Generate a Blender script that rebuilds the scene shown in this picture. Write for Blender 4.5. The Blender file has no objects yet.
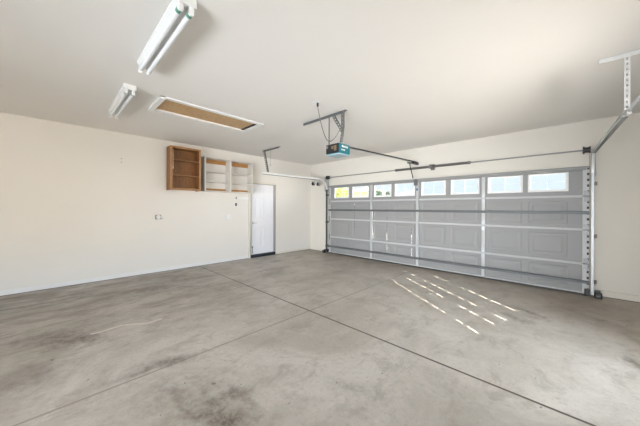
import bpy, math, random
from mathutils import Vector, Matrix
random.seed(7)
C = bpy.context.scene.collection
PI = math.pi
H = 2.92            # ceiling height

# ------------------------------------------------------------------ camera
cam_d = bpy.data.cameras.new('camera'); cam = bpy.data.objects.new('camera', cam_d); C.objects.link(cam)
cam_d.sensor_fit = 'HORIZONTAL'; cam_d.sensor_width = 36.0
cam_d.lens = 257.6 / 640 * 36
cam_d.shift_y = (208.3 - 213) / 640
cam_d.clip_start = 0.02; cam_d.clip_end = 500
cam.location = (6.486, -6.255, 1.42)
cam.rotation_euler = (Matrix.Rotation(0.7672, 3, 'Z') @ Matrix.Rotation(PI/2, 3, 'X') @ Matrix.Rotation(0.0048, 3, 'Z')).to_euler()
bpy.context.scene.camera = cam

# ------------------------------------------------------------------ view
vs = bpy.context.scene.view_settings
vs.view_transform = 'Standard'; vs.look = 'None'; vs.gamma = 1.0; vs.use_curve_mapping = False
vs.exposure = 0.27

# ------------------------------------------------------------------ sky: bright haze on one side, pale blue elsewhere
SKY_DIM = 0.95; SKY_GLOW = 26.0; GROUND_GLOW = 25.0
w = bpy.data.worlds.new('sky'); bpy.context.scene.world = w; w.use_nodes = True
nt = w.node_tree; nt.nodes.clear()
def wn(t, **k):
    n = nt.nodes.new(t)
    for a, b in k.items(): setattr(n, a, b)
    return n
def wl(a, b): nt.links.new(a, b)
tc = wn('ShaderNodeTexCoord'); sep = wn('ShaderNodeSeparateXYZ'); wl(tc.outputs['Generated'], sep.inputs[0])
dot = wn('ShaderNodeVectorMath', operation='DOT_PRODUCT'); dot.inputs[1].default_value = (0.97, 0.22, 0)
wl(tc.outputs['Generated'], dot.inputs[0])
glow = wn('ShaderNodeMapRange', interpolation_type='SMOOTHSTEP')
glow.inputs['From Min'].default_value = 0.25; glow.inputs['From Max'].default_value = 0.75
wl(dot.outputs['Value'], glow.inputs['Value'])
up = wn('ShaderNodeMapRange', interpolation_type='SMOOTHSTEP')
up.inputs['From Min'].default_value = 0.06; up.inputs['From Max'].default_value = 0.09
lift = wn('ShaderNodeMath', operation='MULTIPLY_ADD'); wl(glow.outputs[0], lift.inputs[0]); lift.inputs[1].default_value = -0.065
low = wn('ShaderNodeMath', operation='ADD'); wl(sep.outputs['Z'], low.inputs[0]); low.inputs[1].default_value = 0.065
wl(low.outputs[0], lift.inputs[2]); wl(lift.outputs[0], up.inputs['Value'])
skyc = wn('ShaderNodeMix', data_type='RGBA')      # pale blue sky -> bright haze
skyc.inputs[6].default_value = (0.80*SKY_DIM, 0.92*SKY_DIM, 1.06*SKY_DIM, 1)
skyc.inputs[7].default_value = (0.80*SKY_GLOW, 0.90*SKY_GLOW, 1.0*SKY_GLOW, 1)
wl(glow.outputs[0], skyc.inputs[0])
grdc = wn('ShaderNodeMix', data_type='RGBA')      # ground beyond the modelled plot
grdc.inputs[6].default_value = (0.30, 0.27, 0.22, 1)
grdc.inputs[7].default_value = (1.0*GROUND_GLOW, 0.91*GROUND_GLOW, 0.79*GROUND_GLOW, 1)
wl(glow.outputs[0], grdc.inputs[0])
mx = wn('ShaderNodeMix', data_type='RGBA'); wl(up.outputs[0], mx.inputs[0]); wl(grdc.outputs[2], mx.inputs[6]); wl(skyc.outputs[2], mx.inputs[7])
bg = wn('ShaderNodeBackground'); wl(mx.outputs[2], bg.inputs[0]); bg.inputs[1].default_value = 1.0
wo = wn('ShaderNodeOutputWorld'); wl(bg.outputs[0], wo.inputs[0])

# ------------------------------------------------------------------ sun and fill lamps
SUN_DIR = Vector((2.42, -1.77, -1.0)).normalized()
sd = bpy.data.lights.new('sun', 'SUN'); sd.energy = 130.0; sd.color = (1.0, 0.93, 0.82); sd.angle = math.radians(0.12)
so = bpy.data.objects.new('sun', sd); C.objects.link(so); so.rotation_euler = SUN_DIR.to_track_quat('-Z', 'Y').to_euler()
def area(name, loc, aim, sx, sy, power, col):
    d = bpy.data.lights.new(name, 'AREA'); d.shape = 'RECTANGLE'; d.size = sx; d.size_y = sy; d.energy = power; d.color = col
    o = bpy.data.objects.new(name, d); C.objects.link(o); o.location = loc; d.spread = math.radians(72)
    if 'side' in name: d.spread = math.radians(130)
    o.rotation_euler = (Vector(aim) - Vector(loc)).to_track_quat('-Z', 'Y').to_euler()
    return o
# added fill lamps outside two unseen windows, in the back and right walls
area('fill_lamp_back', (5.6, -9.72, 0.95), (2.6, 0, 0.95), 3.4, 1.2, 118, (0.88, 0.94, 1.0))
area('daylight_side_window', (7.98, -3.0, 1.12), (5.5, -3.0, 1.9), 1.3, 0.7, 15, (0.95, 0.97, 1.0))

# ------------------------------------------------------------------ materials
def mat(name, col, rough=0.6, metal=0.0, **k):
    m = bpy.data.materials.new(name); m.use_nodes = True
    b = m.node_tree.nodes['Principled BSDF']
    b.inputs['Base Color'].default_value = (*col, 1); b.inputs['Roughness'].default_value = rough; b.inputs['Metallic'].default_value = metal
    for a, v in k.items(): b.inputs[a].default_value = v
    return m
class NT:
    def __init__(s, m): s.m = m; s.t = m.node_tree; s.b = s.t.nodes['Principled BSDF']; s.co = s.t.nodes.new('ShaderNodeTexCoord').outputs['Object']
    def n(s, t, **k):
        x = s.t.nodes.new(t)
        for a, b in k.items(): setattr(x, a, b)
        return x
    def l(s, a, b): s.t.links.new(a, b)
    def noise(s, scale, detail=4, rough=0.55, stretch=None, dist=0.0):
        x = s.n('ShaderNodeTexNoise'); x.inputs['Scale'].default_value = scale; x.inputs['Detail'].default_value = detail
        x.inputs['Roughness'].default_value = rough; x.inputs['Distortion'].default_value = dist
        src = s.co
        if stretch:
            mp = s.n('ShaderNodeMapping'); mp.inputs['Scale'].default_value = stretch[:3]
            if len(stretch) > 3: mp.inputs['Rotation'].default_value = (0, 0, stretch[3])
            s.l(src, mp.inputs[0]); src = mp.outputs[0]
        s.l(src, x.inputs['Vector']); return x.outputs['Fac']
    def rng(s, v, a, b, c=0.0, d=1.0, smooth=True):
        x = s.n('ShaderNodeMapRange'); 
        if smooth: x.interpolation_type = 'SMOOTHSTEP'
        for i, q in enumerate((a, b, c, d)): x.inputs[i+1].default_value = q
        s.l(v, x.inputs[0]); return x.outputs[0]
    def math(s, op, a, b=None):
        x = s.n('ShaderNodeMath', operation=op)
        for i, q in enumerate((a, b)):
            if q is None: continue
            if isinstance(q, (int, float)): x.inputs[i].default_value = q
            else: s.l(q, x.inputs[i])
        return x.outputs[0]
    def mix(s, f, a, b):
        x = s.n('ShaderNodeMix', data_type='RGBA')
        if isinstance(f, (int, float)): x.inputs[0].default_value = f
        else: s.l(f, x.inputs[0])
        for i, q in ((6, a), (7, b)):
            if isinstance(q, tuple): x.inputs[i].default_value = (*q, 1)
            else: s.l(q, x.inputs[i])
        return x.outputs[2]
    def bump(s, h, strength, dist=0.01):
        x = s.n('ShaderNodeBump'); x.inputs['Strength'].default_value = strength; x.inputs['Distance'].default_value = dist
        s.l(h, x.inputs['Height']); s.l(x.outputs[0], s.b.inputs['Normal'])

def plaster(name, c1, c2):
    m = mat(name, c1, 0.85); q = NT(m)
    f = q.rng(q.noise(0.8, 3), 0.35, 0.7)
    q.l(q.mix(f, c1, c2), q.b.inputs['Base Color'])
    q.bump(q.noise(55, 3), 0.12, 0.004); return m
M = {}
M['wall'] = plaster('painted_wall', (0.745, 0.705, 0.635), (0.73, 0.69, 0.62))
M['wall_sky_tint'] = plaster('painted_wall_sky_tint', (0.765, 0.74, 0.70), (0.75, 0.725, 0.685))  # same paint as the other walls; cooler tone puts daylight into the colour
M['ceiling'] = plaster('painted_ceiling', (0.81, 0.785, 0.75), (0.795, 0.77, 0.735))
M['base'] = mat('baseboard_paint', (0.78, 0.775, 0.77), 0.6)
M['white'] = mat('white_paint', (0.80, 0.80, 0.79), 0.45)
M['doorwhite'] = mat('white_door_paint', (0.82, 0.83, 0.87), 0.4)
M['dark'] = mat('painted_gap_shade', (0.03, 0.03, 0.035), 0.8)  # stands in for the shade in gaps and behind holes
M['black'] = mat('black_plastic', (0.015, 0.015, 0.017), 0.4)
M['steel'] = mat('galvanised_steel', (0.50, 0.51, 0.52), 0.45, 0.5)
M['steel_dull'] = mat('dull_galvanised_steel', (0.30, 0.30, 0.30), 0.5, 0.5)
M['strut'] = mat('strut_steel', (0.13, 0.135, 0.14), 0.5, 0.3)
M['bracket'] = mat('zinc_yellow_bracket', (0.26, 0.22, 0.17), 0.5, 0.3)
M['strap'] = mat('grey_strap_steel', (0.17, 0.17, 0.165), 0.5, 0.3)
M['track'] = mat('bright_galvanised_steel', (0.86, 0.86, 0.86), 0.45, 0.2)
M['spring'] = mat('spring_steel', (0.22, 0.21, 0.20), 0.5, 0.6)
M['leaf'] = mat('grey_door_paint', (0.285, 0.284, 0.277), 0.5)
M['rail'] = mat('pale_door_rail', (0.50, 0.50, 0.495), 0.45)
M['teal'] = mat('teal_plastic', (0.008, 0.17, 0.22), 0.35)
M['lens'] = mat('pale_blue_lens', (0.38, 0.52, 0.57), 0.3)
M['tube'] = mat('fluorescent_tube', (0.80, 0.82, 0.84), 0.2)
M['copper'] = mat('circuit_board', (0.22, 0.16, 0.10), 0.5)
M['green'] = mat('green_tube_cap', (0.10, 0.28, 0.20), 0.4)
M['brass'] = mat('tarnished_brass', (0.35, 0.28, 0.16), 0.35, 0.8)
M['chrome'] = mat('brushed_nickel', (0.55, 0.55, 0.55), 0.3, 0.9)
def wood(name, c1, c2, sc, stretch):
    m = mat(name, c1, 0.5); q = NT(m)
    f = q.rng(q.noise(sc, 6, 0.6, stretch, 1.2), 0.3, 0.72)
    q.l(q.mix(f, c1, c2), q.b.inputs['Base Color']); return m
M['oak'] = wood('brown_oak', (0.30, 0.135, 0.045), (0.19, 0.075, 0.022), 6, (12, 12, 1.2))
M['oak_edge'] = wood('oak_edge', (0.42, 0.23, 0.10), (0.30, 0.14, 0.05), 6, (3, 3, 3))
M['pine'] = wood('pine_cleat', (0.52, 0.27, 0.085), (0.36, 0.16, 0.04), 8, (4, 1, 10))
M['osb'] = wood('hatch_plywood', (0.60, 0.40, 0.21), (0.47, 0.29, 0.13), 9, (1.2, 5, 5))
M['melamine'] = mat('off_white_melamine', (0.72, 0.69, 0.64), 0.5)
g = bpy.data.materials.new('window_glass'); g.use_nodes = True
t = g.node_tree; t.nodes.clear(); o_ = t.nodes.new('ShaderNodeOutputMaterial'); tr = t.nodes.new('ShaderNodeBsdfTransparent'); gl = t.nodes.new('ShaderNodeBsdfGlossy')
gl.inputs['Roughness'].default_value = 0.02; tr.inputs[0].default_value = (0.97, 0.98, 0.98, 1)
ms = t.nodes.new('ShaderNodeMixShader'); ms.inputs[0].default_value = 0.04
t.links.new(tr.outputs[0], ms.inputs[1]); t.links.new(gl.outputs[0], ms.inputs[2]); t.links.new(ms.outputs[0], o_.inputs[0]); M['glass'] = g

def floor_material():
    m = mat('stained_concrete', (0.4, 0.4, 0.4), 0.5); q = NT(m)
    sx = q.n('ShaderNodeSeparateXYZ'); q.l(q.co, sx.inputs[0]); X, Y = sx.outputs[0], sx.outputs[1]
    clean = (0.51, 0.475, 0.43); mid = (0.385, 0.345, 0.30); dirt = (0.10, 0.078, 0.056)
    # broad mottling, then cloudy patches, then fine grain
    c = q.mix(q.rng(q.noise(0.9, 8, 0.65, (1, 1, 1), 0.8), 0.36, 0.66), clean, (0.375, 0.34, 0.295))
    c = q.mix(q.math('MULTIPLY', q.rng(q.noise(3.2, 9, 0.72, (1.3, 0.8, 1), 0.5), 0.48, 0.68), 0.62), c, (0.25, 0.215, 0.175))
    c = q.mix(q.math('MULTIPLY', q.rng(q.noise(6.5, 9, 0.75), 0.48, 0.70), 0.30), c, (0.53, 0.50, 0.46))
    c = q.mix(q.math('MULTIPLY', q.rng(q.noise(24, 10, 0.85), 0.50, 0.64), 0.55), c, (0.27, 0.235, 0.195))
    c = q.mix(q.math('MULTIPLY', q.rng(q.noise(17, 10, 0.85), 0.54, 0.68), 0.5), c, (0.60, 0.56, 0.51))
    # the worn bay along the left wall and the near-left slab is dirtier, scuffed along its length
    edge = q.rng(q.math('ADD', X, q.math('MULTIPLY', q.math('SUBTRACT', q.noise(0.7, 3), 0.5), 2.4)), 0.8, 4.4, 1.0, 0.0)
    near = q.rng(Y, -3.9, -3.2, 1.0, 0.25)
    streak = q.rng(q.noise(2.6, 9, 0.72, (1.5, 0.55, 1, 0.25), 0.6), 0.42, 0.62)
    scuff = q.rng(q.noise(9, 8, 0.7, (1.6, 0.35, 1, 0.2), 0.4), 0.50, 0.68)
    c = q.mix(q.math('MULTIPLY', q.math('MULTIPLY', edge, near), q.math('ADD', q.math('MULTIPLY', streak, 0.75), 0.18)), c, (0.215, 0.18, 0.14))
    c = q.mix(q.math('MULTIPLY', q.math('MULTIPLY', edge, near), q.math('MULTIPLY', scuff, 0.65)), c, (0.16, 0.13, 0.10))
    # dust blown in along the foot of the big door and the right wall
    nd = q.noise(1.6, 8, 0.7)
    dd = q.rng(q.math('ADD', Y, q.math('MULTIPLY', q.math('SUBTRACT', nd, 0.5), 1.8)), -1.15, -0.1, 0.0, 0.62)
    dr = q.math('MULTIPLY', q.rng(X, 5.2, 6.9, 0.0, 0.5), q.rng(Y, -2.4, -0.8, 0.0, 1.0))
    c = q.mix(q.math('MULTIPLY', q.math('MAXIMUM', dd, dr), q.rng(q.noise(3.5, 8, 0.7), 0.3, 0.62, 0.45, 1.0)), c, (0.235, 0.17, 0.11))
    # oil and tyre stains, each with its own place
    nz = q.noise(7.0, 9, 0.75); br = q.rng(q.noise(11, 9, 0.75), 0.36, 0.62)
    def blob(x, y, rx, ry, ang, k, col=dirt):
        nonlocal c
        dx = q.math('SUBTRACT', X, x); dy = q.math('SUBTRACT', Y, y); ca, sa = math.cos(ang), math.sin(ang)
        u = q.math('DIVIDE', q.math('ADD', q.math('MULTIPLY', dx, ca), q.math('MULTIPLY', dy, sa)), rx)
        v = q.math('DIVIDE', q.math('SUBTRACT', q.math('MULTIPLY', dy, ca), q.math('MULTIPLY', dx, sa)), ry)
        d = q.math('SQRT', q.math('ADD', q.math('MULTIPLY', u, u), q.math('MULTIPLY', v, v)))
        d = q.math('ADD', d, q.math('MULTIPLY', q.math('SUBTRACT', nz, 0.5), 2.6))
        c = q.mix(q.math('MULTIPLY', q.rng(d, -0.1, 1.2, k, 0.0), q.math('ADD', q.math('MULTIPLY', br, 0.65), 0.35)), c, col)
    for b in STAINS: blob(*b)
    # scattered dark spots
    sp = q.rng(q.noise(13, 2, 0.4), 0.745, 0.765, 0.0, 0.7); c = q.mix(sp, c, (0.10, 0.085, 0.07))
    # control joints
    j1 = q.rng(q.math('ABSOLUTE', q.math('ADD', Y, 3.782)), 0.007, 0.016, 1.0, 0.0)
    wob = q.math('MULTIPLY', q.math('SUBTRACT', q.noise(1.2, 3), 0.5), 0.02)
    j2 = q.rng(q.math('ABSOLUTE', q.math('ADD', q.math('SUBTRACT', X, 3.907), wob)), 0.004, 0.016, 0.62, 0.0)
    c = q.mix(j1, c, (0.055, 0.042, 0.03)); c = q.mix(j2, c, (0.15, 0.12, 0.09))
    q.l(c, q.b.inputs['Base Color'])
    q.l(q.rng(q.noise(2.0, 6, 0.6), 0.3, 0.7, 0.30, 0.48), q.b.inputs['Roughness'])
    q.b.inputs['Specular IOR Level'].default_value = 0.5
    hgt = q.math('SUBTRACT', q.math('MULTIPLY', q.noise(14, 6, 0.6), 0.25), q.math('MAXIMUM', j1, q.math('MULTIPLY', j2, 0.7)))
    q.bump(hgt, 0.25, 0.006); return m
STAINS = [ # x, y, rx, ry, angle, strength
    (4.84, -5.44, 0.34, 0.22, 0.4, 1.0), (4.66, -5.28, 0.16, 0.10, 0.4, 0.8), (4.4, -5.55, 0.5, 0.3, 0.6, 0.6),
    (3.85, -5.50, 0.10, 0.28, -0.35, 0.95), (3.84, -5.72, 0.06, 0.5, -0.1, 0.6), (2.70, -6.05, 0.35, 0.22, 0.9, 0.95),
    (2.45, -6.25, 0.6, 0.3, 0.7, 0.8), (0.90, -6.68, 0.07, 0.55, -0.1, 1.0), (0.28, -6.66, 0.05, 0.3, 0.0, 0.9), (0.95, -6.0, 0.12, 0.6, -0.1, 0.7),
    (0.84, -2.09, 0.18, 0.30, 0.2, 0.95), (1.55, -2.7, 0.18, 0.6, -0.15, 0.5), (1.9, -3.0, 0.25, 0.4, 0.2, 0.4), (1.3, -4.9, 0.5, 0.8, 0.1, 0.55),
    (6.10, -1.68, 0.22, 0.08, -0.5, 0.9), (5.98, -2.05, 0.25, 0.08, -0.5, 0.8), (6.85, -1.4, 0.3, 0.12, -0.5, 0.7), (6.95, -2.53, 0.10, 0.25, 0.2, 0.9),
    (5.25, -4.6, 0.3, 0.12, 0.5, 0.45), (1.95, -4.5, 0.3, 0.5, 0.1, 0.4), (3.3, -6.5, 0.4, 0.5, 0.3, 0.5),
]
M['floor'] = floor_material()

# ------------------------------------------------------------------ mesh helpers
class MB:
    def __init__(s): s.v = []; s.f = []; s.smooth = []
    def add(s, vs, fs, sm=False):
        b = len(s.v); s.v += [tuple(x) for x in vs]
        for f in fs: s.f.append(tuple(i + b for i in f)); s.smooth.append(sm)
        return s
    def box(s, x0, x1, y0, y1, z0, z1, mt=None):
        V = [Vector((x, y, z)) for z in (z0, z1) for y in (y0, y1) for x in (x0, x1)]
        if mt: V = [mt @ p for p in V]
        return s.add(V, [(0, 2, 3, 1), (4, 5, 7, 6), (0, 1, 5, 4), (2, 6, 7, 3), (0, 4, 6, 2), (1, 3, 7, 5)])
    def cyl(s, a, b, r, n=16, r2=None, sm=True):
        a = Vector(a); b = Vector(b); r2 = r if r2 is None else r2; d = (b - a).normalized()
        u = d.orthogonal().normalized(); w_ = d.cross(u)
        V = [p + (u * math.cos(2*PI*i/n) + w_ * math.sin(2*PI*i/n)) * rr for p, rr in ((a, r), (b, r2)) for i in range(n)]
        s.add(V, [(i, (i+1) % n, n + (i+1) % n, n + i) for i in range(n)], sm)
        return s.add(V, [tuple(range(n))[::-1], tuple(range(n, 2*n))])
    def tube(s, pts, r, n=8):
        pts = [Vector(p) for p in pts]; V = []; u = None
        for i, p in enumerate(pts):
            d = (pts[min(i+1, len(pts)-1)] - pts[max(i-1, 0)]).normalized()
            u = d.orthogonal().normalized() if u is None else (u - d * u.dot(d)).normalized()
            w_ = d.cross(u); V += [p + (u * math.cos(2*PI*k/n) + w_ * math.sin(2*PI*k/n)) * r for k in range(n)]
        F = [(i*n + k, i*n + (k+1) % n, (i+1)*n + (k+1) % n, (i+1)*n + k) for i in range(len(pts)-1) for k in range(n)]
        s.add(V, F, True); m_ = (len(pts)-1)*n
        return s.add(V, [tuple(range(n))[::-1], tuple(range(m_, m_+n))])
    def sweep(s, pts, prof, side, closed=False):
        """sweep an open or closed 2-D profile (side, normal) along a path lying in the plane whose normal is `side`"""
        pts = [Vector(p) for p in pts]; side = Vector(side); V = []; n = len(prof)
        for i, p in enumerate(pts):
            d = (pts[min(i+1, len(pts)-1)] - pts[max(i-1, 0)]).normalized(); nn = side.cross(d)
            V += [p + side * a + nn * b for a, b in prof]
        K = n if closed else n - 1
        F = [(i*n + k, i*n + (k+1) % n, (i+1)*n + (k+1) % n, (i+1)*n + k) for i in range(len(pts)-1) for k in range(K)]
        s.add(V, F)
        if closed: m_ = (len(pts)-1)*n; s.add(V, [tuple(range(n))[::-1], tuple(range(m_, m_+n))])
        return s
    def build(s, name, m, parent=None, bevel=0.0, solid=0.0):
        me = bpy.data.meshes.new(name); me.from_pydata(s.v, [], s.f); me.update()
        for p, sm in zip(me.polygons, s.smooth): p.use_smooth = sm
        me.materials.append(M[m] if isinstance(m, str) else m)
        o = bpy.data.objects.new(name, me); C.objects.link(o)
        if parent: o.parent = parent; o.matrix_parent_inverse = Matrix.Translation(-wloc(parent))
        if solid: q = o.modifiers.new('thickness', 'SOLIDIFY'); q.thickness = solid; q.offset = 0
        if bevel: q = o.modifiers.new('bevel', 'BEVEL'); q.width = bevel; q.segments = 2; q.limit_method = 'ANGLE'
        return o
def wloc(o):       # all mesh data is in world coordinates; only Empties are moved
    return Vector(o.location)
def tag(o, label=None, cat=None, group=None, kind=None):
    if label: o['label'] = label
    if cat: o['category'] = cat
    if group: o['group'] = group
    if kind: o['kind'] = kind
    return o
def thing(name, label, cat, loc, group=None):
    o = bpy.data.objects.new(name, None); C.objects.link(o); o.location = loc; o.empty_display_size = 0.1
    return tag(o, label, cat, group)
def struct(o): o['kind'] = 'structure'; return o
def perforated(mb, x0, x1, y0, y1, z0, z1, axis, n):
    """flat bar drawn as a ladder: two edges with bridges, so that the punched slots are real"""
    if axis == 'z':
        wx = (x1-x0)*0.3; mb.box(x0, x0+wx, y0, y1, z0, z1); mb.box(x1-wx, x1, y0, y1, z0, z1)
        st = (z1-z0)/n
        for i in range(n+1):
            a = z0 + i*st - st*0.2; mb.box(x0+wx, x1-wx, y0, y1, max(z0, a), min(z1, a+st*0.4))
    return mb

# ------------------------------------------------------------------ the room
XR = 7.75; YB = -9.5; T = 0.16
DX0, DX1, DZ = 1.01, 6.71, 2.12          # garage door opening
MY0, MY1, MZ0, MZ1 = -2.35, -1.53, 0.0, 2.13   # side door opening in the left wall
struct(MB().box(-T, XR+T, YB-T, T, -0.12, 0).build('floor', 'floor'))
HX0, HX1, HY0, HY1 = 1.95, 2.50, -5.20, -3.70     # hatch hole
cb = MB(); cb.box(-T, HX0, YB-T, T, H, H+0.15); cb.box(HX1, XR+T, YB-T, T, H, H+0.15)
cb.box(HX0, HX1, YB-T, HY0, H, H+0.15); cb.box(HX0, HX1, HY1, T, H, H+0.15)
struct(cb.build('ceiling', 'ceiling'))
lw = MB(); lw.box(-T, 0, YB, MY0, 0, H); lw.box(-T, 0, MY1, 0, 0, H); lw.box(-T, 0, MY0, MY1, MZ1, H)
struct(lw.build('wall_left', 'wall_sky_tint'))
fw = MB(); fw.box(-T, DX0, 0, T, 0, H); fw.box(DX1, XR+T, 0, T, 0, H); fw.box(DX0, DX1, 0, T, DZ, H)
struct(fw.build('wall_front', 'wall'))
bw = MB(); a0, a1, b0, b1 = 3.85, 7.35, 0.3, 1.6
bw.box(-T, a0, YB-T, YB, 0, H); bw.box(a1, XR+T, YB-T, YB, 0, H); bw.box(a0, a1, YB-T, YB, 0, b0); bw.box(a0, a1, YB-T, YB, b1, H)
struct(bw.build('wall_back', 'wall'))
rw = MB(); c0, c1, d0, d1 = -3.7, -2.3, 0.75, 1.5
rw.box(XR, XR+T, YB, c0, 0, H); rw.box(XR, XR+T, c1, 0, 0, H); rw.box(XR, XR+T, c0, c1, 0, d0); rw.box(XR, XR+T, c0, c1, d1, H)
struct(rw.build('wall_right', 'wall'))
def frame_y(x0, x1, z0, z1, y0, y1, wd):
    m = MB(); m.box(x0, x0+wd, y0, y1, z0, z1); m.box(x1-wd, x1, y0, y1, z0, z1); m.box(x0+wd, x1-wd, y0, y1, z0, z0+wd); m.box(x0+wd, x1-wd, y0, y1, z1-wd, z1); return m
w1 = frame_y(a0, a1, b0, b1, YB-0.10, YB-0.04, 0.05); w1.box(5.57, 5.63, YB-0.10, YB-0.04, b0+0.05, b1-0.05)
w1 = struct(w1.build('added_window_1', 'white'))  # unseen opening, added for the back fill lamp
w2 = MB(); w2.box(XR+.04, XR+.10, c0, c0+.05, d0, d1); w2.box(XR+.04, XR+.10, c1-.05, c1, d0, d1); w2.box(XR+.04, XR+.10, c0+.05, c1-.05, d0, d0+.05); w2.box(XR+.04, XR+.10, c0+.05, c1-.05, d1-.05, d1)
w2 = struct(w2.build('added_window_2', 'white'))  # unseen opening, added for the side fill lamp
# footings / base along the walls
struct(MB().box(0, 0.012, YB, MY0-0.09, 0.006, 0.085).build('baseboard_left', 'base', bevel=0.003))
struct(MB().box(0, 0.03, MY1+0.07, 0, 0.004, 0.06).build('baseboard_left_corner', 'wall', bevel=0.006))
struct(MB().box(6.86, XR, -0.03, 0, 0.004, 0.10).build('baseboard_front', 'wall', bevel=0.008))
struct(MB().box(0.03, 0.80, -0.03, 0, 0.004, 0.08).build('baseboard_front_corner', 'wall', bevel=0.006))
# dark strips painting in the gap shadow under the boards
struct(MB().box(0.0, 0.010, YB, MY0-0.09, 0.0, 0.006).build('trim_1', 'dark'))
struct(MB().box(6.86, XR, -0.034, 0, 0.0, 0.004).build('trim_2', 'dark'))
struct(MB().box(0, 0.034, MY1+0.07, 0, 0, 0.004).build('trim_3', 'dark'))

# ------------------------------------------------------------------ side door in the left wall
d1o = MB().box(-0.075, -0.035, MY0+0.02, MY1-0.025, 0.085, MZ1-0.02)
dd = d1o.build('door_1', 'doorwhite'); struct(dd)
def emb(mb, y0, y1, z0, z1, x, dep=0.014):
    # raised field inside a moulded ring
    r = 0.018
    mb.box(x, x+dep, y0, y1, z0, z0+r); mb.box(x, x+dep, y0, y1, z1-r, z1); mb.box(x, x+dep, y0, y0+r, z0+r, z1-r); mb.box(x, x+dep, y1-r, y1, z0+r, z1-r)
    mb.box(x, x+dep*0.8, y0+r+0.025, y1-r-0.025, z0+r+0.025, z1-r-0.025)
for (z0, z1) in ((1.86, 2.03), (1.10, 1.74), (0.28, 0.90)):
    for (y0, y1) in ((MY0+0.11, MY0+0.36), (MY0+0.44, MY0+0.69)):
        pm = MB(); emb(pm, y0, y1, z0, z1, -0.035); pm.build('door_panel', 'doorwhite', dd, bevel=0.003)
hd = MB(); hd.cyl((-0.035, MY0+0.08, 0.99), (-0.025, MY0+0.08, 0.99), 0.03); hd.cyl((-0.025, MY0+0.08, 0.99), (0.0, MY0+0.08, 0.99), 0.011); hd.tube([(0.0, MY0+0.08, 0.99), (0.012, MY0+0.10, 0.99), (0.012, MY0+0.18, 0.985)], 0.009)
hd.build('door_handle', 'chrome', dd)['label'] = 'nickel lever handle'
ds = MB(); ds.cyl((-0.035, MY0+0.07, 0.30), (-0.02, MY0+0.07, 0.30), 0.02); ds.cyl((-0.02, MY0+0.07, 0.31), (-0.02, MY0+0.07, 0.16), 0.008); ds.cyl((-0.02, MY0+0.07, 0.16), (-0.02, MY0+0.07, 0.13), 0.013)
ds.build('door_stop', 'strut', dd)
th = struct(MB().box(-T, 0.03, MY0, MY1+0.01, 0.0, 0.085).build('trim_4', mat('black_threshold', (0.02, 0.024, 0.035), 0.5), bevel=0.004))
cs = MB(); cs.box(0, 0.018, MY0-0.085, MY0-0.02, 0, MZ1+0.06); cs.box(0, 0.018, MY0-0.02, MY1+0.06, MZ1, MZ1+0.06); 
struct(cs.build('trim_5', 'wall', bevel=0.003))
jb = MB(); jb.box(-T, 0.0, MY0-0.001, MY0+0.02, 0.085, MZ1); jb.box(-T, 0.0, MY1-0.02, MY1+0.001, 0.085, MZ1); jb.box(-T, 0, MY0+0.02, MY1-0.02, MZ1-0.02, MZ1+0.001)
struct(jb.build('trim_6', mat('shaded_door_jamb', (0.42, 0.41, 0.39), 0.5)))  # shade on the jamb put into its grey colour
gp = MB(); gp.box(0, 0.006, MY0-0.02, MY0, 0.0, MZ1); gp.box(0, 0.012, MY1, MY1+0.028, 0.0, MZ1+0.03)
struct(gp.build('trim_7', 'steel_dull'))  # grey strips; the right-hand one draws the shadow at the casing edge
wh = struct(MB().box(0, 0.012, -2.79, MY0-0.086, 1.655, 1.715).build('trim_8', 'white', bevel=0.003))

# ------------------------------------------------------------------ garage door
LY = -0.11
gd = thing('garage_door', 'wide grey sectional garage door with a row of eight windows in its top section', 'garage door', (3.76, LY, 0))
SEC = [(0.03, 0.52), (0.525, 1.085), (1.09, 1.64), (1.645, 2.13)]
PX = [(1.23, 1.74), (1.92, 2.44), (2.66, 3.13), (3.28, 3.76), (3.97, 4.47), (4.63, 5.13), (5.33, 5.84), (5.97, 6.46)]
B = 1.77
SLOTS = [(3.02, 0.32, 1.19), (3.70, 0.22, 0.89), (1.96, 0.85, 1.62), (2.60, 0.62, 1.32)]  # invented slits in the leaf that throw dashes of sun on the floor
SW = 0.010
slots = []
for (sx_, za, zb) in SLOTS:
    z = za
    while z < zb:
        slots.append((sx_, sx_+SW, z, z+0.058)); z += 0.082
def hgt(d):
    k = [(0, 0), (0.016, -0.005), (0.05, -0.005), (0.085, 0.0)]
    if d <= 0: return 0
    for (a, ha), (b, hb) in zip(k, k[1:]):
        if d <= b: return ha + (hb-ha)*(d-a)/(b-a)
    return 0
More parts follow.
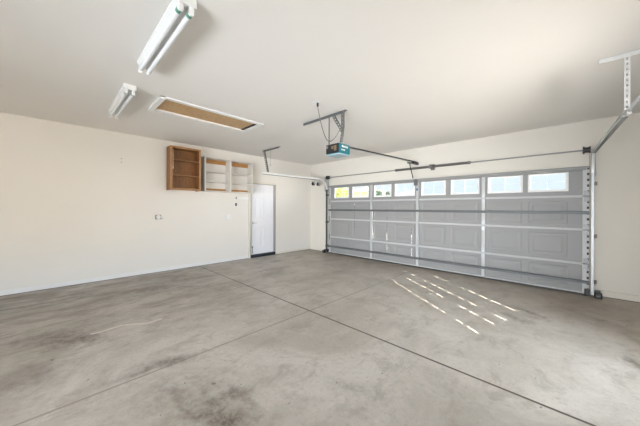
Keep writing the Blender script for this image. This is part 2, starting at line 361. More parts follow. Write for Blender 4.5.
for si, (z0, z1) in enumerate(SEC):
    pz = (z0+0.075, z1-0.075); top = si == 3
    win = [(a, b, 1.762, 2.055) for a, b in PX] if top else []
    pan = [] if top else [(a-0.02, b+0.02, pz[0], pz[1]) for a, b in PX]
    hol = win + [s for s in slots if s[2] > z0+0.002 and s[3] < z1-0.002]
    xs = {0.98, 6.735}; zs = {z0, z1}
    for a, b, c, d in pan:
        for q in (0, 0.016, 0.05, 0.085): xs |= {a+q, b-q}; zs |= {c+q, d-q}
    for a, b, c, d in hol: xs |= {a, b}; zs |= {c, d}
    xs = sorted(round(x, 5) for x in xs); zs = sorted(round(z, 5) for z in zs)
    V = []
    for z in zs:
        for x in xs:
            h_ = 0
            for a, b, c, d in pan:
                if a < x < b and c < z < d: h_ = hgt(min(x-a, b-x, z-c, d-z))
            V.append((x, LY - h_, z))
    F = []
    nx = len(xs)
    for j in range(len(zs)-1):
        for i in range(nx-1):
            cx, cz = (xs[i]+xs[i+1])/2, (zs[j]+zs[j+1])/2
            if any(a < cx < b and c < cz < d for a, b, c, d in hol): continue
            F.append((j*nx+i, j*nx+i+1, (j+1)*nx+i+1, (j+1)*nx+i))
    s_ = MB(); s_.add(V, F); so_ = s_.build('door_section', 'leaf', gd, solid=0.0004)
    rl = MB()
    if si < 3:   # folded lips of the two sections at the joint, one pale rail
        rl.box(1.05, 6.655, LY-0.035, LY-0.002, z1-0.017, z1+0.003); rl.box(1.05, 6.655, LY-0.028, LY-0.002, z1+0.004, z1+0.021)
        rl.build('joint_rail', 'rail', gd, bevel=0.003)
    if si == 0: MB().box(1.05, 6.655, LY-0.03, LY-0.002, 0.03, 0.052).build('bottom_rail', 'rail', gd, bevel=0.002)
    if top: MB().box(1.02, 6.70, LY-0.045, LY-0.002, 2.075, 2.14).build('top_rail', 'leaf', gd, bevel=0.003)
    for (xa, xb) in ((2.53, 2.59), (3.83, 3.89), (5.205, 5.265)):
        zz = z0 + (0.06 if si == 0 else 0.03)
        st = MB().box(xa, xb, LY-0.04, LY-0.002, z0+0.03 if si else 0.055, z1-0.026).build('stile', 'rail', gd, bevel=0.004)
        if si < 3:
            xm = (xa+xb)/2
            hg = MB(); hg.box(xm-.03, xm+.03, LY-0.046, LY-0.040, z1-0.10, z1-0.012); hg.box(xm-.03, xm+.03, LY-0.046, LY-0.040, z1+0.018, z1+0.10); hg.cyl((xm-.033, LY-0.045, z1+0.003), (xm+.033, LY-0.045, z1+0.003), 0.008)
            hg.build('hinge', 'steel', gd)
    for (xa, xb, hx) in ((0.98, 1.05, 0.998), (6.655, 6.735, 6.722)):
        es = MB(); ew = LY-0.036
        # punched end stile: two flanges with holes between
        hx0, hx1 = hx-0.016, hx+0.011
        zz0, zz1 = z0, z1
        es.box(xa, hx0, ew, ew+0.004, zz0, zz1); es.box(hx1, xb, ew, ew+0.004, zz0, zz1)
        z = zz0
        while z < zz1 - 0.05:
            e = min(z+0.055, zz1); es.box(hx0, hx1, ew, ew+0.004, z, e); z = e + 0.040
        es.box(hx0, hx1, ew, ew+0.004, z, zz1) if z < zz1 else None
        es.box(xa, xa+0.004, ew+0.004, LY-0.002, zz0, zz1); es.box(xb-0.004, xb, ew+0.004, LY-0.002, zz0, zz1)
        es.build('end_stile', 'rail', gd)
        MB().box(hx0-0.004, hx1+0.004, ew+0.014, ew+0.016, zz0+.01, zz1-.01).build('stile_shade_strip', 'dark', gd)  # dark backing that puts shade behind the punched holes
        if si < 3:
            hg = MB(); hg.box(xa+.012, xb-.012, ew-0.006, ew, z1-0.09, z1-0.012); hg.box(xa+.012, xb-.012, ew-0.006, ew, z1+0.018, z1+0.09); hg.cyl((xa, ew-0.01, z1+0.003), (xb, ew-0.01, z1+0.003), 0.009)
            hg.build('end_hinge', 'steel_dull', gd)
    if top:
        for a, b, c, d in win:
            fr = MB(); yo, yi = LY-0.022, LY-0.0015; e = 0.028
            fr.box(a-e, a+.012, yo, yi, c-e, d+0.008); fr.box(b-.012, b+e, yo, yi, c-e, d+0.008); fr.box(a+.012, b-.012, yo, yi, c-e, c+.012); fr.box(a+.012, b-.012, yo, yi, d-.012, d+0.008)
            fo = fr.build('window_frame', 'white', gd, bevel=0.005)
            MB().box(a, b, LY+0.002, LY+0.005, c, d).build('pane', 'glass', fo)
            mu = MB(); xm = (a+b)/2; zm = (c+d)/2
            mu.box(xm-.004, xm+.004, LY+0.008, LY+0.014, c, d); mu.box(a, xm-.004, LY+0.008, LY+0.014, zm-.004, zm+.004); mu.box(xm+.004, b, LY+0.008, LY+0.014, zm-.004, zm+.004)
            mu.build('muntin', mat('grille', (0.78, 0.80, 0.83), 0.5) if 'grille' not in bpy.data.materials else bpy.data.materials['grille'], fo)
for z in (0.225, 1.368, 2.118):      # U-shaped stiffening struts
    r = MB(); y1 = LY-0.048; 
    prof = [(-0.026, 0), (-0.026, 0.006), (-0.016, 0.006), (-0.016, 0.05), (0.016, 0.05), (0.016, 0.006), (0.026, 0.006), (0.026, 0)]
    if z > 2: prof = [(a*0.7, b*0.8) for a, b in prof]
    V = [(x, y1 - b, z + a) for x in (1.0, 6.735) for a, b in prof]; n = len(prof)
    r.add(V, [(i, (i+1) % n, n+(i+1) % n, n+i) for i in range(n)] + [tuple(range(n))[::-1], tuple(range(n, 2*n))])
    r.build('strut', 'strut' if z < 2 else 'leaf', gd)
ws = MB(); ws.box(0.98, 6.735, LY-0.02, LY+0.03, 0.002, 0.03); ws.build('bottom_seal', 'black', gd, bevel=0.004)['label'] = 'black rubber bottom seal'
for x in (0.80, 6.72):   # bottom brackets with rollers and cable stubs
    bb = MB(); s = 1 if x > 3 else -1
    xa = 0.935 if x < 3 else 6.68; bb.box(xa, xa+0.062, LY-0.085, LY-0.045, 0.02, 0.12); bb.build('bottom_bracket', 'black', gd, bevel=0.004)
tp = MB(); tp.box(3.80, 3.87, LY-0.10, LY-0.045, 1.98, 2.13); tp.build('opener_bracket', 'strut', gd)
lk = MB(); lk.box(3.84, 3.88, LY-0.056, LY-0.042, 1.86, 1.91); lk.build('lock_plate', mat('blue_sticker', (0.05, 0.16, 0.28), 0.5), gd)

js = MB(); js.box(0.95, DX0, LY+.003, 0.03, 0, DZ+.04); js.box(DX1, 6.745, LY+.003, 0.03, 0, DZ+.04); js.box(DX0, DX1, LY+.003, 0.03, DZ-.005, DZ+.04)
struct(js.build('trim_10', 'wall'))      # stop moulding, added to block sun leaking round the door leaf
# ------------------------------------------------------------------ tracks
def track(xc, s, label):
    # s = +1: open side of the channel faces the door centre on the left
    t_ = thing('door_track', label, 'door track', (xc, -0.12, 0), 'tracks of the garage door')
    pts = [(xc, -0.155, 0.03), (xc, -0.155, 2.02)]
    R = 0.31
    for k in range(1, 9):
        a = k/8*PI/2; pts.append((xc, -0.155 - R + R*math.cos(a), 2.02 + R*math.sin(a)))
    pts2 = [(xc, -0.465, 2.33), (xc + 0.10*s, -2.50, 2.33)]
    pr = [(-0.006*s, -0.018), (-0.014*s, -0.018), (-0.014*s, -0.024), (0.014*s, -0.024), (0.014*s, 0.024), (-0.014*s, 0.024), (-0.014*s, 0.018), (-0.006*s, 0.018)]
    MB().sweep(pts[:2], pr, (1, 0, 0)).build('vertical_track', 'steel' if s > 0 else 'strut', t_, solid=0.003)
    MB().sweep(pts[1:], pr, (1, 0, 0)).build('curved_track', 'track', t_, solid=0.003)
    MB().sweep(pts2, pr, (1, 0, 0)).build('horizontal_track', 'track', t_, solid=0.003)
    lp = MB(); lp.add([(x_, y_, z_) for y_, dx in ((-0.465, 0), (-2.50, 0.10*s)) for z_ in (2.292, 2.303) for x_ in (xc+dx-.016, xc+dx+.016)], [(0, 1, 3, 2), (4, 6, 7, 5), (0, 4, 5, 1), (2, 3, 7, 6), (0, 2, 6, 4), (1, 5, 7, 3)]); lp.build('track_lip', 'strap', t_)
    for z in (0.22, 0.98, 1.85):
        b_ = MB(); b_.box(xc, xc+0.06*s, -0.006, -0.001, z-.03, z+.03); b_.box(xc+0.028*s, xc+0.034*s, -0.175, -0.006, z-.03, z+.03)
        b_.build('track_bracket', 'bracket', t_)
    # flag plate where curve starts
    f_ = MB(); f_.box(xc+0.030*s, xc+0.034*s, -0.22, -0.006, 1.97, 2.42); f_.build('flag_bracket', 'steel', t_)
    return t_
tl = track(0.90, -1, 'steel track running up and back from the left edge of the garage door')
tr_ = track(6.77, 1, 'steel track running up and back from the right edge of the garage door')
def mb_bar(p, q, w_, t, side):
    """flat punched bar from p to q"""
    p = Vector(p); q = Vector(q); d = (q-p); L = d.length; d.normalize(); side = Vector(side).normalized(); nn = d.cross(side)
    mt = Matrix((( d.x, side.x, nn.x, p.x), (d.y, side.y, nn.y, p.y), (d.z, side.z, nn.z, p.z), (0, 0, 0, 1)))
    m = MB(); n = max(2, int(L/0.05)); st = L/n
    m.box(0, L, -w_/2, -w_*0.2, 0, t, mt); m.box(0, L, w_*0.2, w_/2, 0, t, mt)
    for i in range(n+1): m.box(max(0, i*st-st*0.28), min(L, i*st+st*0.28), -w_*0.2, w_*0.2, 0, t, mt)
    m.box(0, L, w_/2-t, w_/2, t, t+w_*0.7, mt)      # the other leg of the angle iron
    return m
def arm(name, p, q, w_, m_, parent, side): return mb_bar(p, q, w_, 0.003, side).build(name, m_, parent)
hl = thing('track_hanger', 'dark angle iron hanger holding the left track below the ceiling', 'hanger', (0.83, -2.42, H), 'hangers of the door tracks')
arm('ceiling_bar', (0.74, -2.43, H-0.004), (1.44, -2.43, H-0.004), 0.05, 'strap', hl, (0, -1, 0))
arm('drop_bar', (0.79, -2.46, H-0.02), (0.79, -2.34, 2.362), 0.045, 'strap', hl, (0, 1, 0))
hr = thing('track_hanger', 'bright galvanised hanger with diagonal brace holding the right track', 'hanger', (6.87, -2.45, H), 'hangers of the door tracks')
arm('ceiling_bar', (6.70, -2.44, H-0.004), (7.30, -2.44, H-0.002), 0.055, 'track', hr, (0, -1, 0))
arm('drop_bar', (6.885, -2.455, H-0.03), (6.885, -2.455, 2.375), 0.035, 'track', hr, (1, 0, 0))
arm('diagonal_brace', (6.905, -2.475, 2.36), (7.27, -2.475, H-0.02), 0.035, 'rail', hr, (0, 1, 0))
MB().cyl((6.888, -2.46, 2.345), (6.915, -2.46, 2.345), 0.02).build('bolt', 'steel', hr)
pc = thing('pull_cord', 'thin pale cord hanging from the ceiling beside the left track hanger', 'cord', (1.05, -2.43, H))
MB().tube([(1.05, -2.43, H), (1.052, -2.43, 2.7), (1.045, -2.43, 2.52)], 0.003, 6).build('cord', 'steel_dull', pc); MB().cyl((1.045, -2.43, 2.53), (1.045, -2.43, 2.49), 0.006).build('knob', 'steel_dull', pc)
# pulleys under the left curve
for i, (x, y, z) in enumerate(((0.70, -0.56, 2.19), (0.70, -0.34, 2.19))):
    p_ = thing('cable_pulley', ['dark cable pulley under the left track, the one nearer the room', 'dark cable pulley under the left track, the one nearer the big door'][i], 'pulley', (x, y, z), 'pulleys below the left track')
    MB().cyl((x-0.03, y, z), (x+0.03, y, z), 0.052).build('wheel', 'black', p_)
    b_ = MB(); b_.box(x-.045, x-.035, y-.02, y+.02, z-.02, z+0.09); b_.box(x+.035, x+.045, y-.02, y+.02, z-.02, z+0.09); b_.box(x-.035, x+.182, y-.02, y+.02, z+0.078, z+0.09); b_.build('bracket', 'steel', p_)

# ------------------------------------------------------------------ torsion spring assembly
ta = thing('torsion_spring_assembly', 'torsion spring shaft with dark coil springs above the garage door', 'spring', (3.76, -0.14, 2.40))
SZ = 2.405; SY = -0.13
MB().cyl((0.885, SY, SZ), (6.745, SY, SZ), 0.013).build('shaft', 'steel_dull', ta)
def coil(x0, x1):
    m = MB(); R_ = 0.024; nT = int((x1-x0)/0.016); pts = []
    for k in range(nT*10+1):
        a = 2*PI*k/10; pts.append((x0+(x1-x0)*k/(nT*10), SY + R_*math.cos(a), SZ + R_*math.sin(a)))
    m.tube(pts, 0.0065, 5); return m
for a, b in ((3.30, 4.12), (4.22, 4.94)): 
    coil(a, b).build('coil_spring', 'spring', ta)
for x in (3.27, 4.94): MB().cyl((x, SY, SZ), (x+0.05, SY, SZ), 0.032).build('winding_cone', 'spring', ta)
cb_ = MB(); cb_.box(4.14, 4.20, -0.18, -0.001, SZ-0.045, SZ+0.045); cb_.box(4.12, 4.22, -0.008, -0.001, SZ-0.07, SZ+0.07); cb_.build('center_bracket', 'spring', ta, bevel=0.006)
for x in (0.885, 6.655):
    MB().cyl((x, SY, SZ), (x+0.02, SY, SZ), 0.062).cyl((x+0.02, SY, SZ), (x+0.075, SY, SZ), 0.045).cyl((x+0.075, SY, SZ), (x+0.09, SY, SZ), 0.058).build('cable_drum', 'black', ta)
for x in (0.945, 6.738): MB().tube([(x, SY+0.03, 2.335), (x, -0.135, 1.2), (x, -0.14, 0.1)], 0.0025, 6).build('lift_cable', 'strut', gd)

# ------------------------------------------------------------------ opener
op = thing('garage_door_opener', 'teal and black garage door opener hung from the ceiling on angle irons', 'garage door opener', (3.76, -3.0, 2.27))
OX0, OX1, OY0, OY1, OZ0, OZ1 = 3.62, 3.895, -3.14, -2.86, 2.30, 2.455
MB().box(OX0, OX1, OY0, OY1, OZ0, OZ1).build('housing', 'teal', op, bevel=0.012)
fp = MB().box(OX0+.004, OX1-.004, OY0-0.014, OY0, OZ0+.004, OZ1-.004).build('control_panel', 'black', op, bevel=0.006); fp['label'] = 'black rear panel'
MB().box(3.745, 3.785, OY0-0.020, OY0-0.014, OZ0+.07, OZ1-.04).build('terminal_block', 'copper', fp)
MB().box(3.80, 3.85, OY0-0.020, OY0-0.014, OZ0+.04, OZ1-.035).build('terminal_block', 'copper', fp)
MB().box(3.63, 3.67, OY0-0.018, OY0-0.014, OZ0+.09, OZ1-.02).build('socket', 'steel_dull', fp)
ln = MB(); ln.box(OX0-.002, OX1+.002, OY0+.005, OY1-.005, OZ0-0.022, OZ0); ln.build('lamp_lens', 'lens', op, bevel=0.012)['label'] = 'pale blue lamp lens'
lg = MB()
for k, (a, b) in enumerate(((-3.075, -3.045), (-3.037, -3.012), (-3.004, -2.985), (-2.977, -2.957), (-2.949, -2.925))): lg.box(OX1, OX1+.002, a, b, 2.395, 2.425 if k else 2.43)
lg.build('printed_word', 'white', op); lg = MB()
for (a, b) in ((-3.085, -3.06), (-3.05, -3.03), (-3.02, -3.0)): lg.box(OX1, OX1+.002, a, b, 2.345, 2.368)
lg.build('printed_word', 'white', op)
BY = -3.16
arm('ceiling_bar', (3.11, BY, H-0.004), (4.05, BY, H-0.002), 0.055, 'strut', op, (0, -1, 0))
arm('hanger_strap', (3.70, BY, H-.02), (3.70, BY, 2.44), 0.022, 'strap', op, (1, 0, 0))
arm('hanger_strap', (3.98, BY, H-.02), (3.985, BY, 2.66), 0.07, 'strap', op, (1, 0, 0))
arm('hanger_strap', (3.985, BY, 2.66), (3.93, BY+.03, 2.45), 0.06, 'strap', op, (1, 0, 0))
arm('hanger_strap', (3.78, BY+.01, H-.02), (3.96, BY+.01, 2.62), 0.055, 'strap', op, (0.85, 0, 0.5))
rp = [(3.80, -2.80), (3.80, -0.06)]
zr = lambda y: 2.44 + (y+2.75)*(2.545-2.44)/(2.75-.06)
V = []
def rail_box(m, x0, x1, za, zb, y0=-2.95, y1=-0.10):
    V = [(x, y, zr(y)+z) for y in (y0, y1) for z in (za, zb) for x in (x0, x1)]
    m.add(V, [(0, 1, 3, 2), (4, 6, 7, 5), (0, 4, 5, 1), (2, 3, 7, 6), (0, 2, 6, 4), (1, 5, 7, 3)])
m = MB(); rail_box(m, 3.785, 3.815, 0.006, 0.030); m.build('rail', 'black', op)['label'] = 'dark drive rail'
m = MB(); rail_box(m, 3.792, 3.808, -0.008, 0.004, -2.80, -0.55); m.build('rail_underside', 'rail', op)
MB().box(3.77, 3.83, -0.30, -0.002, 2.50, 2.56).build('header_bracket', 'black', op, bevel=0.005)
MB().box(3.77, 3.83, -0.52, -0.36, 2.475, 2.515).build('trolley', 'strut', op, bevel=0.004)
m = MB(); m.box(3.79, 3.81, -0.46, -0.452, 2.10, 2.49, Matrix.Translation((0, -0.456, 2.49)) @ Matrix.Rotation(math.radians(30), 4, 'X') @ Matrix.Translation((0, 0.456, -2.49)))
m.build('door_arm', 'black', op)
cdw = thing('power_cord', 'dark power cord looping from the ceiling outlet down to the opener', 'cord', (3.90, -3.62, H))
def bez(P, n=24):
    out = []
    for i in range(n+1):
        t_ = i/n; q = [Vector(p) for p in P]
        while len(q) > 1: q = [a.lerp(b, t_) for a, b in zip(q, q[1:])]
        out.append(q[0])
    return out
m = MB(); m.tube(bez([(3.93, -3.66, H-.06), (3.93, -3.60, 2.6), (3.82, -3.35, 2.40), (3.76, -3.27, 2.38), (3.88, -3.23, 2.46), (4.0, -3.22, 2.66)], 30), 0.006); m.build('cable', 'spring', cdw)
MB().cyl((3.93, -3.66, H-.012), (3.93, -3.66, H-.06), 0.015).build('plug', 'black', cdw)
ol = thing('ceiling_outlet', 'small white outlet plate on the ceiling above the opener', 'outlet', (3.90, -3.66, H))
MB().box(3.84, 3.96, -3.72, -3.62, H-0.010, H).build('plate', 'white', ol, bevel=0.003)

# ------------------------------------------------------------------ fluorescent fixtures
def fixture(x0, x1, y, label):
    t_ = thing('fluorescent_light', label, 'ceiling light', ((x0+x1)/2, y, H), 'fluorescent strip lights')
    m = MB(); m.box(x0, x1, y-.03, y+.03, H-0.055, H); 
    m.build('housing', 'white', t_, bevel=0.004)
    m = MB()
    for s in (-1, 1):   # sloping reflector wings
        V = [(x, y+s*a, H-b) for x in (x0+.01, x1-.01) for a, b in ((0.03, 0.055), (0.066, 0.030), (0.066, 0.005), (0.03, 0.045))]
        m.add(V, [(0, 1, 5, 4), (1, 2, 6, 5), (2, 3, 7, 6), (3, 0, 4, 7), (0, 3, 2, 1), (4, 5, 6, 7)])
    m.build('reflector', 'white', t_)
    for s in (-1, 1):
        tb = MB().cyl((x0+.02, y+s*.036, H-.088), (x1-.02, y+s*.036, H-.088), 0.019, 16).build('tube', 'tube', t_)
        for x in (x0, x1-.02): MB().box(x, x+.02, y+s*.036-.016, y+s*.036+.016, H-.115, H-.03).build('lamp_holder', 'white', t_, bevel=0.004)
    m = MB(); m.box(x1, x1+.008, y-.066, y+.066, H-.06, H); m.build('end_cap', 'white', t_, bevel=0.002)
    for s in (-1, 1): MB().cyl((x1-.03, y+s*.036, H-.088), (x1-.065, y+s*.036, H-.088), 0.020).build('tube_cap', 'green', t_)
fixture(3.31, 4.53, -5.60, 'white two-tube fluorescent strip light farther from left wall, cut by the top edge')
fixture(1.40, 2.62, -5.605, 'white two-tube fluorescent strip light nearer the left wall, beside the attic hatch')

# ------------------------------------------------------------------ attic hatch
ah = thing('attic_hatch', 'tan plywood attic hatch in a white frame in the ceiling', 'hatch', ((HX0+HX1)/2, (HY0+HY1)/2, H))
MB().box(HX0-.02, HX1+.02, HY0-.02, HY1+.02, H+0.014, H+0.034).build('panel', 'osb', ah)
MB().box(HX0, HX1, HY1-.05, HY1-.004, H+0.004, H+0.013).build('painted_gap_shade', 'dark', ah)  # dark strip standing in for the shaded recess at this end
m = MB(); e = 0.065
m.box(HX0-e, HX0+.005, HY0-e, HY1+e, H-.018, H); m.box(HX1-.005, HX1+e, HY0-e, HY1+e, H-.018, H); m.box(HX0+.005, HX1-.005, HY1-.005, HY1+e, H-.018, H)
m.build('frame', 'white', ah, bevel=0.003)
MB().box(HX0-e, HX1+e, HY0-e, HY0, H-.036, H).build('frame_board', 'white', ah, bevel=0.003)

# ------------------------------------------------------------------ shelves on the left wall
bc = thing('wall_cabinet', 'open brown oak cabinet with two shelves on the left wall', 'cabinet', (0, -4.17, 1.81))
y0, y1, z0, z1, D = -4.49, -3.85, 1.81, 2.775, 0.26; tt = 0.02
MB().box(0, D, y0, y0+tt, z0, z1).build('side_panel', 'oak', bc, bevel=0.001); MB().box(0, D, y1-tt, y1, z0, z1).build('side_panel', 'oak', bc, bevel=0.001)
MB().box(0, D, y0+tt, y1-tt, z1-tt-.015, z1-.005).build('top_panel', 'oak', bc); MB().box(0, D, y0+tt, y1-tt, z0+.025, z0+.025+tt).build('bottom_panel', 'oak', bc)
MB().box(0.001, 0.012, y0+tt, y1-tt, z0+.045, z1-.035).build('back_panel', 'oak', bc)
for z in (2.135, 2.475): MB().box(0.012, D-.02, y0+tt, y1-tt, z, z+.018).build('shelf', 'oak_edge', bc)
m = MB(); m.box(D, D+.016, y0-.002, y0+.045, z0, z1); m.box(D, D+.016, y1-.035, y1+.002, z0, z1); m.box(D, D+.016, y0+.045, y1-.035, z1-.04, z1); m.box(D, D+.016, y0+.045, y1-.035, z0, z0+.05)
m.build('face_frame', 'oak_edge', bc, bevel=0.001)
MB().cyl((D+.016, y0+.055, 2.56), (D+.03, y0+.055, 2.56), 0.008).cyl((D+.02, y0+.055, 2.70), (D+.02, y0+.055, 2.33), 0.004).cyl((D+.02, y0+.055, 2.33), (D+.02, y0+.055, 2.27), 0.010).build('latch', 'rail', bc)
wc = thing('wall_shelf_unit', 'off-white open shelf unit with two bays and wooden cleats next to the side door', 'shelf', (0, -3.1, 1.82))
y0, y1, z0, z1, D = -3.735, -2.45, 1.82, 2.65, 0.25; ym = -3.09
for a, b in ((y0, y0+.02), (ym-.02, ym+.02), (y1-.02, y1)): MB().box(0, D, a, b, z0, z1).build('side_panel', 'melamine', wc, bevel=0.001)
for a, b in ((y0+.02, ym-.02), (ym+.02, y1-.02)):
    MB().box(0, D, a, b, z1-.02, z1).build('top_panel', 'melamine', wc); MB().box(0, D, a, b, z0, z0+.02).build('bottom_panel', 'melamine', wc)
    for z in (2.05, 2.295): MB().box(0, D-.01, a, b, z, z+.018).build('shelf', 'melamine', wc)
    MB().box(0, .02, a, b, 2.53, 2.628).build('cleat', 'pine', wc)['label'] = 'raw pine cleat'
    MB().box(0, .02, a, b, 1.842, 1.905).build('cleat', 'pine', wc)['label'] = 'raw pine cleat'

# ------------------------------------------------------------------ small things on the left wall
to = thing('wall_outlet_box', 'small metal box with round white cover at mid height on left wall', 'outlet box', (0, -4.66, 1.21))
MB().box(0, 0.05, -4.71, -4.60, 1.16, 1.26).build('box', 'steel_dull', to, bevel=0.004); MB().cyl((0.05, -4.655, 1.21), (0.085, -4.655, 1.21), 0.046, 24, 0.036).build('cover', 'white', to); MB().box(0.05, 0.06, -4.60, -4.565, 1.165, 1.20).build('tab', 'chrome', to)
sp_ = thing('switch_plate', 'faint white double switch plate below the white shelf unit', 'switch', (0, -3.03, 1.18))
MB().box(0, .007, -3.10, -2.96, 1.12, 1.24).build('plate', 'white', sp_, bevel=.002)
for y in (-3.065, -2.995): MB().box(.007, .013, y-.015, y+.015, 1.15, 1.21).build('rocker', 'white', sp_, bevel=.002)
wb = thing('opener_button', 'tiny black door opener button on left wall under the shelf unit', 'button', (0, -2.81, 1.52))
MB().box(0, .022, -2.833, -2.79, 1.475, 1.55).build('case', 'black', wb, bevel=.005); MB().cyl((.022, -2.811, 1.512), (.027, -2.811, 1.512), .011).build('push_button', 'steel_dull', wb)
bk = tag(MB().box(0, .02, -2.82, -2.79, 1.66, 1.72).build('wall_clip', 'steel_dull', bevel=.003), 'small grey clip at left end of the white strip beside the side door', 'clip')
for (y, z, l) in ((-5.3, 2.40, 'upper one of the two tiny wall hooks high on left wall'), (-5.3, 2.33, 'lower one of the two tiny wall hooks high on left wall')):
    tag(MB().cyl((0, y, z), (.012, y, z), .009).build('wall_hook', 'steel_dull'), l, 'hook', 'tiny hooks on the left wall')
# safety sensors at the foot of the tracks
for x, l in ((0.83, 'black safety sensor at the foot of the left door track'), (6.835, 'black safety sensor at the foot of the right door track')):
    s_ = thing('safety_sensor', l, 'sensor', (x, -0.15, 0), 'safety sensors of the garage door')
    MB().box(x-.042, x+.042, -0.24, -0.13, 0.0, 0.085).build('housing', 'black', s_, bevel=.01); MB().box(x-.03, x+.03, -0.18, -0.05, 0.075, 0.10).build('bracket', 'strut', s_)
    MB().cyl((x-.02, -0.225, 0.04), (x+.02, -0.225, 0.04), 0.018).build('lens', 'strut', s_)

# pale glue smear left on the concrete
sm = MB()
smear = bez([(2.64, -5.96, 0), (2.72, -5.80, 0), (2.52, -5.68, 0), (2.60, -5.60, 0), (2.74, -5.52, 0), (2.88, -5.46, 0), (2.72, -5.36, 0), (2.76, -5.28, 0)], 40)
V = []; n_ = len(smear)
for i, p in enumerate(smear):
    d = (smear[min(i+1, n_-1)] - smear[max(i-1, 0)]).normalized(); wv = 0.011 + 0.008*abs(math.sin(i*1.7)) ; sd_ = Vector((-d.y, d.x, 0))*wv
    V += [p+sd_+Vector((0, 0, .0004)), p-sd_+Vector((0, 0, .0004)), p+sd_*.6+Vector((0, 0, .0022)), p-sd_*.6+Vector((0, 0, .0022))]
sm.add(V, [f for i in range(n_-1) for f in ((4*i, 4*i+2, 4*i+6, 4*i+4), (4*i+2, 4*i+3, 4*i+7, 4*i+6), (4*i+3, 4*i+1, 4*i+5, 4*i+7), (4*i+1, 4*i, 4*i+4, 4*i+5))])
tag(sm.build('glue_smear', mat('dried_glue', (0.63, 0.58, 0.51), 0.6)), 'pale wavy smear of dried glue on the stained concrete floor', 'smear')

# ------------------------------------------------------------------ outside
def noisy(name, c1, c2, sc, rough=0.9):
    m = mat(name, c1, rough); m.node_tree.nodes['Principled BSDF'].inputs['Specular IOR Level'].default_value = 0.05; q = NT(m); q.l(q.mix(q.rng(q.noise(sc, 5), 0.35, 0.65), c1, c2), q.b.inputs['Base Color']); return m
struct(MB().box(-3, XR+0.5, T, 0.62, 2.16, 2.36).build('trim_9', 'wall'))        # unseen eave, added to keep the sun off the door windows
struct(MB().box(5.4, XR+0.2, T, 12, -0.15, -0.03).build('driveway', noisy('driveway_concrete', (0.45, 0.42, 0.38), (0.38, 0.36, 0.33), 2)))
struct(MB().box(-30, 5.4, T, 12, -0.15, -0.02).build('lawn', noisy('dark_grass', (0.012, 0.015, 0.008), (0.009, 0.011, 0.006), 3)))  # unseen, kept near black so the door slits stay dark
struct(MB().box(-60, XR+12, 12, 20, -0.17, -0.05).build('street', noisy('asphalt', (0.05, 0.05, 0.052), (0.04, 0.04, 0.042), 4)))
struct(MB().box(-60, XR+12, 20, 60, -0.17, -0.04).build('front_yard', noisy('dry_grass', (0.20, 0.17, 0.10), (0.12, 0.12, 0.06), 2)))
hb = MB(); hb.box(-30, 3.2, 10.2, 11.0, -0.02, 1.6)
for k in range(420):
    x = random.uniform(-30, 3.2); z = random.uniform(0.1, 1.75); s_ = random.uniform(.12, .26); y = 10.2 if z < 1.5 else random.uniform(10.2, 11)
    hb.add([(x-s_, y, z), (x, y-s_*.6, z), (x+s_, y, z), (x, y+s_*.6, z), (x, y, z+s_), (x, y, z-s_)], [(0, 1, 4), (1, 2, 4), (2, 3, 4), (3, 0, 4), (1, 0, 5), (2, 1, 5), (3, 2, 5), (0, 3, 5)])
struct(hb.build('screen_hedge', noisy('hedge_leaves', (0.04, 0.06, 0.02), (0.02, 0.03, 0.01), 6)))  # unseen, put in to darken the view out through the slits
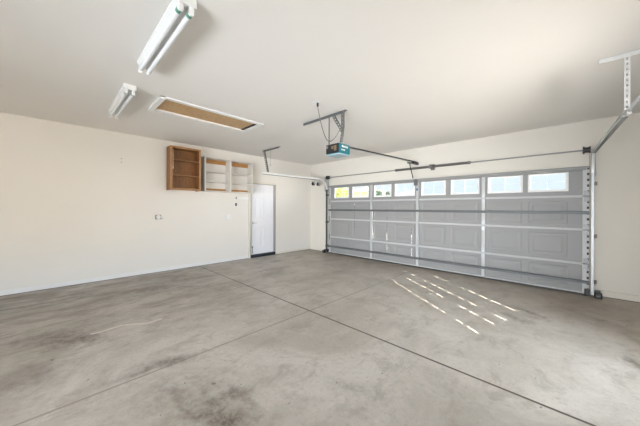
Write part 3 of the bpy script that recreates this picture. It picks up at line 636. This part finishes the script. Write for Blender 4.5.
def house(x, y, w_, d, h_, col, label):
    t_ = thing('house', label, 'house', (x, y, -0.04))
    wm = noisy('stucco', col, tuple(c*.9 for c in col), 3)
    MB().box(x-w_/2, x+w_/2, y, y+d, -0.04, h_).build('wall', wm, t_)
    m = MB(); V = [(x-w_/2-.5, y-.5, h_), (x+w_/2+.5, y-.5, h_), (x+w_/2+.5, y+d+.5, h_), (x-w_/2-.5, y+d+.5, h_), (x-w_/2+2, y+d/2, h_+1.0), (x+w_/2-2, y+d/2, h_+1.0)]
    m.add(V, [(0, 1, 5, 4), (1, 2, 5), (2, 3, 4, 5), (3, 0, 4), (3, 2, 1, 0)]); m.build('roof', mat('roof_tile', (0.30, 0.19, 0.13), 0.8), t_)
    for k in (-1, 1):
        f_ = frame_y(x+k*w_*.28-.7, x+k*w_*.28+.7, 1.1, 2.3, y-.06, y, .08).build('window', 'white', t_)
        MB().box(x+k*w_*.28-.62, x+k*w_*.28+.62, y-.03, y-.01, 1.18, 2.22).build('pane', mat('dark_glass', (0.05, 0.07, 0.09), 0.1), f_)
house(-19.6, 30, 4.2, 6, 4.3, (0.62, 0.50, 0.36), 'tan neighbouring house seen through the second window of the garage door')
house(-14.6, 37, 4.6, 6, 3.7, (0.60, 0.56, 0.50), 'pale neighbouring house seen low through the fourth window of the garage door')
def tree(x, y, h_, r, label, col, n=260, squash=0.8):
    t_ = thing('tree', label, 'tree', (x, y, -0.04), 'trees across the street')
    MB().tube([(x, y, -0.04), (x+.05, y, h_*0.35), (x, y, h_*0.7)], 0.14).build('trunk', mat('bark', (0.12, 0.09, 0.06), 0.9), t_)
    m = MB(); rnd = random.Random(int(x*10))
    for k in range(n):
        d = Vector((rnd.gauss(0, 1), rnd.gauss(0, 1), rnd.gauss(0, 1))).normalized()*r*rnd.uniform(.35, 1)
        c = Vector((x, y, h_ - r*squash)) + Vector((d.x, d.y, d.z*squash)); s_ = rnd.uniform(.12, .3)
        a = Vector((rnd.gauss(0, 1), rnd.gauss(0, 1), rnd.gauss(0, 1))).normalized(); b = a.orthogonal().normalized(); e_ = a.cross(b)
        m.add([c+a*s_, c+b*s_, c-a*s_, c-b*s_, c+e_*s_, c-e_*s_], [(0, 1, 4), (1, 2, 4), (2, 3, 4), (3, 0, 4), (1, 0, 5), (2, 1, 5), (3, 2, 5), (0, 3, 5)])
    m.build('crown', noisy('foliage', col, tuple(c_*.6 for c_ in col), 3), t_)
tree(-18.3, 24, 4.7, 1.15, 'yellow green tree seen through the leftmost window of the garage door', (0.38, 0.42, 0.10))
tree(-20.6, 25, 4.1, 0.8, 'low olive tree standing left of the yellow green tree', (0.20, 0.24, 0.10))
tree(-12.7, 25, 3.9, 0.9, 'dark grey green tree seen through the third window of the garage door', (0.10, 0.13, 0.09))
tree(-10.95, 25.5, 3.7, 0.6, 'small dark tree right of the dark grey green tree', (0.11, 0.14, 0.10))
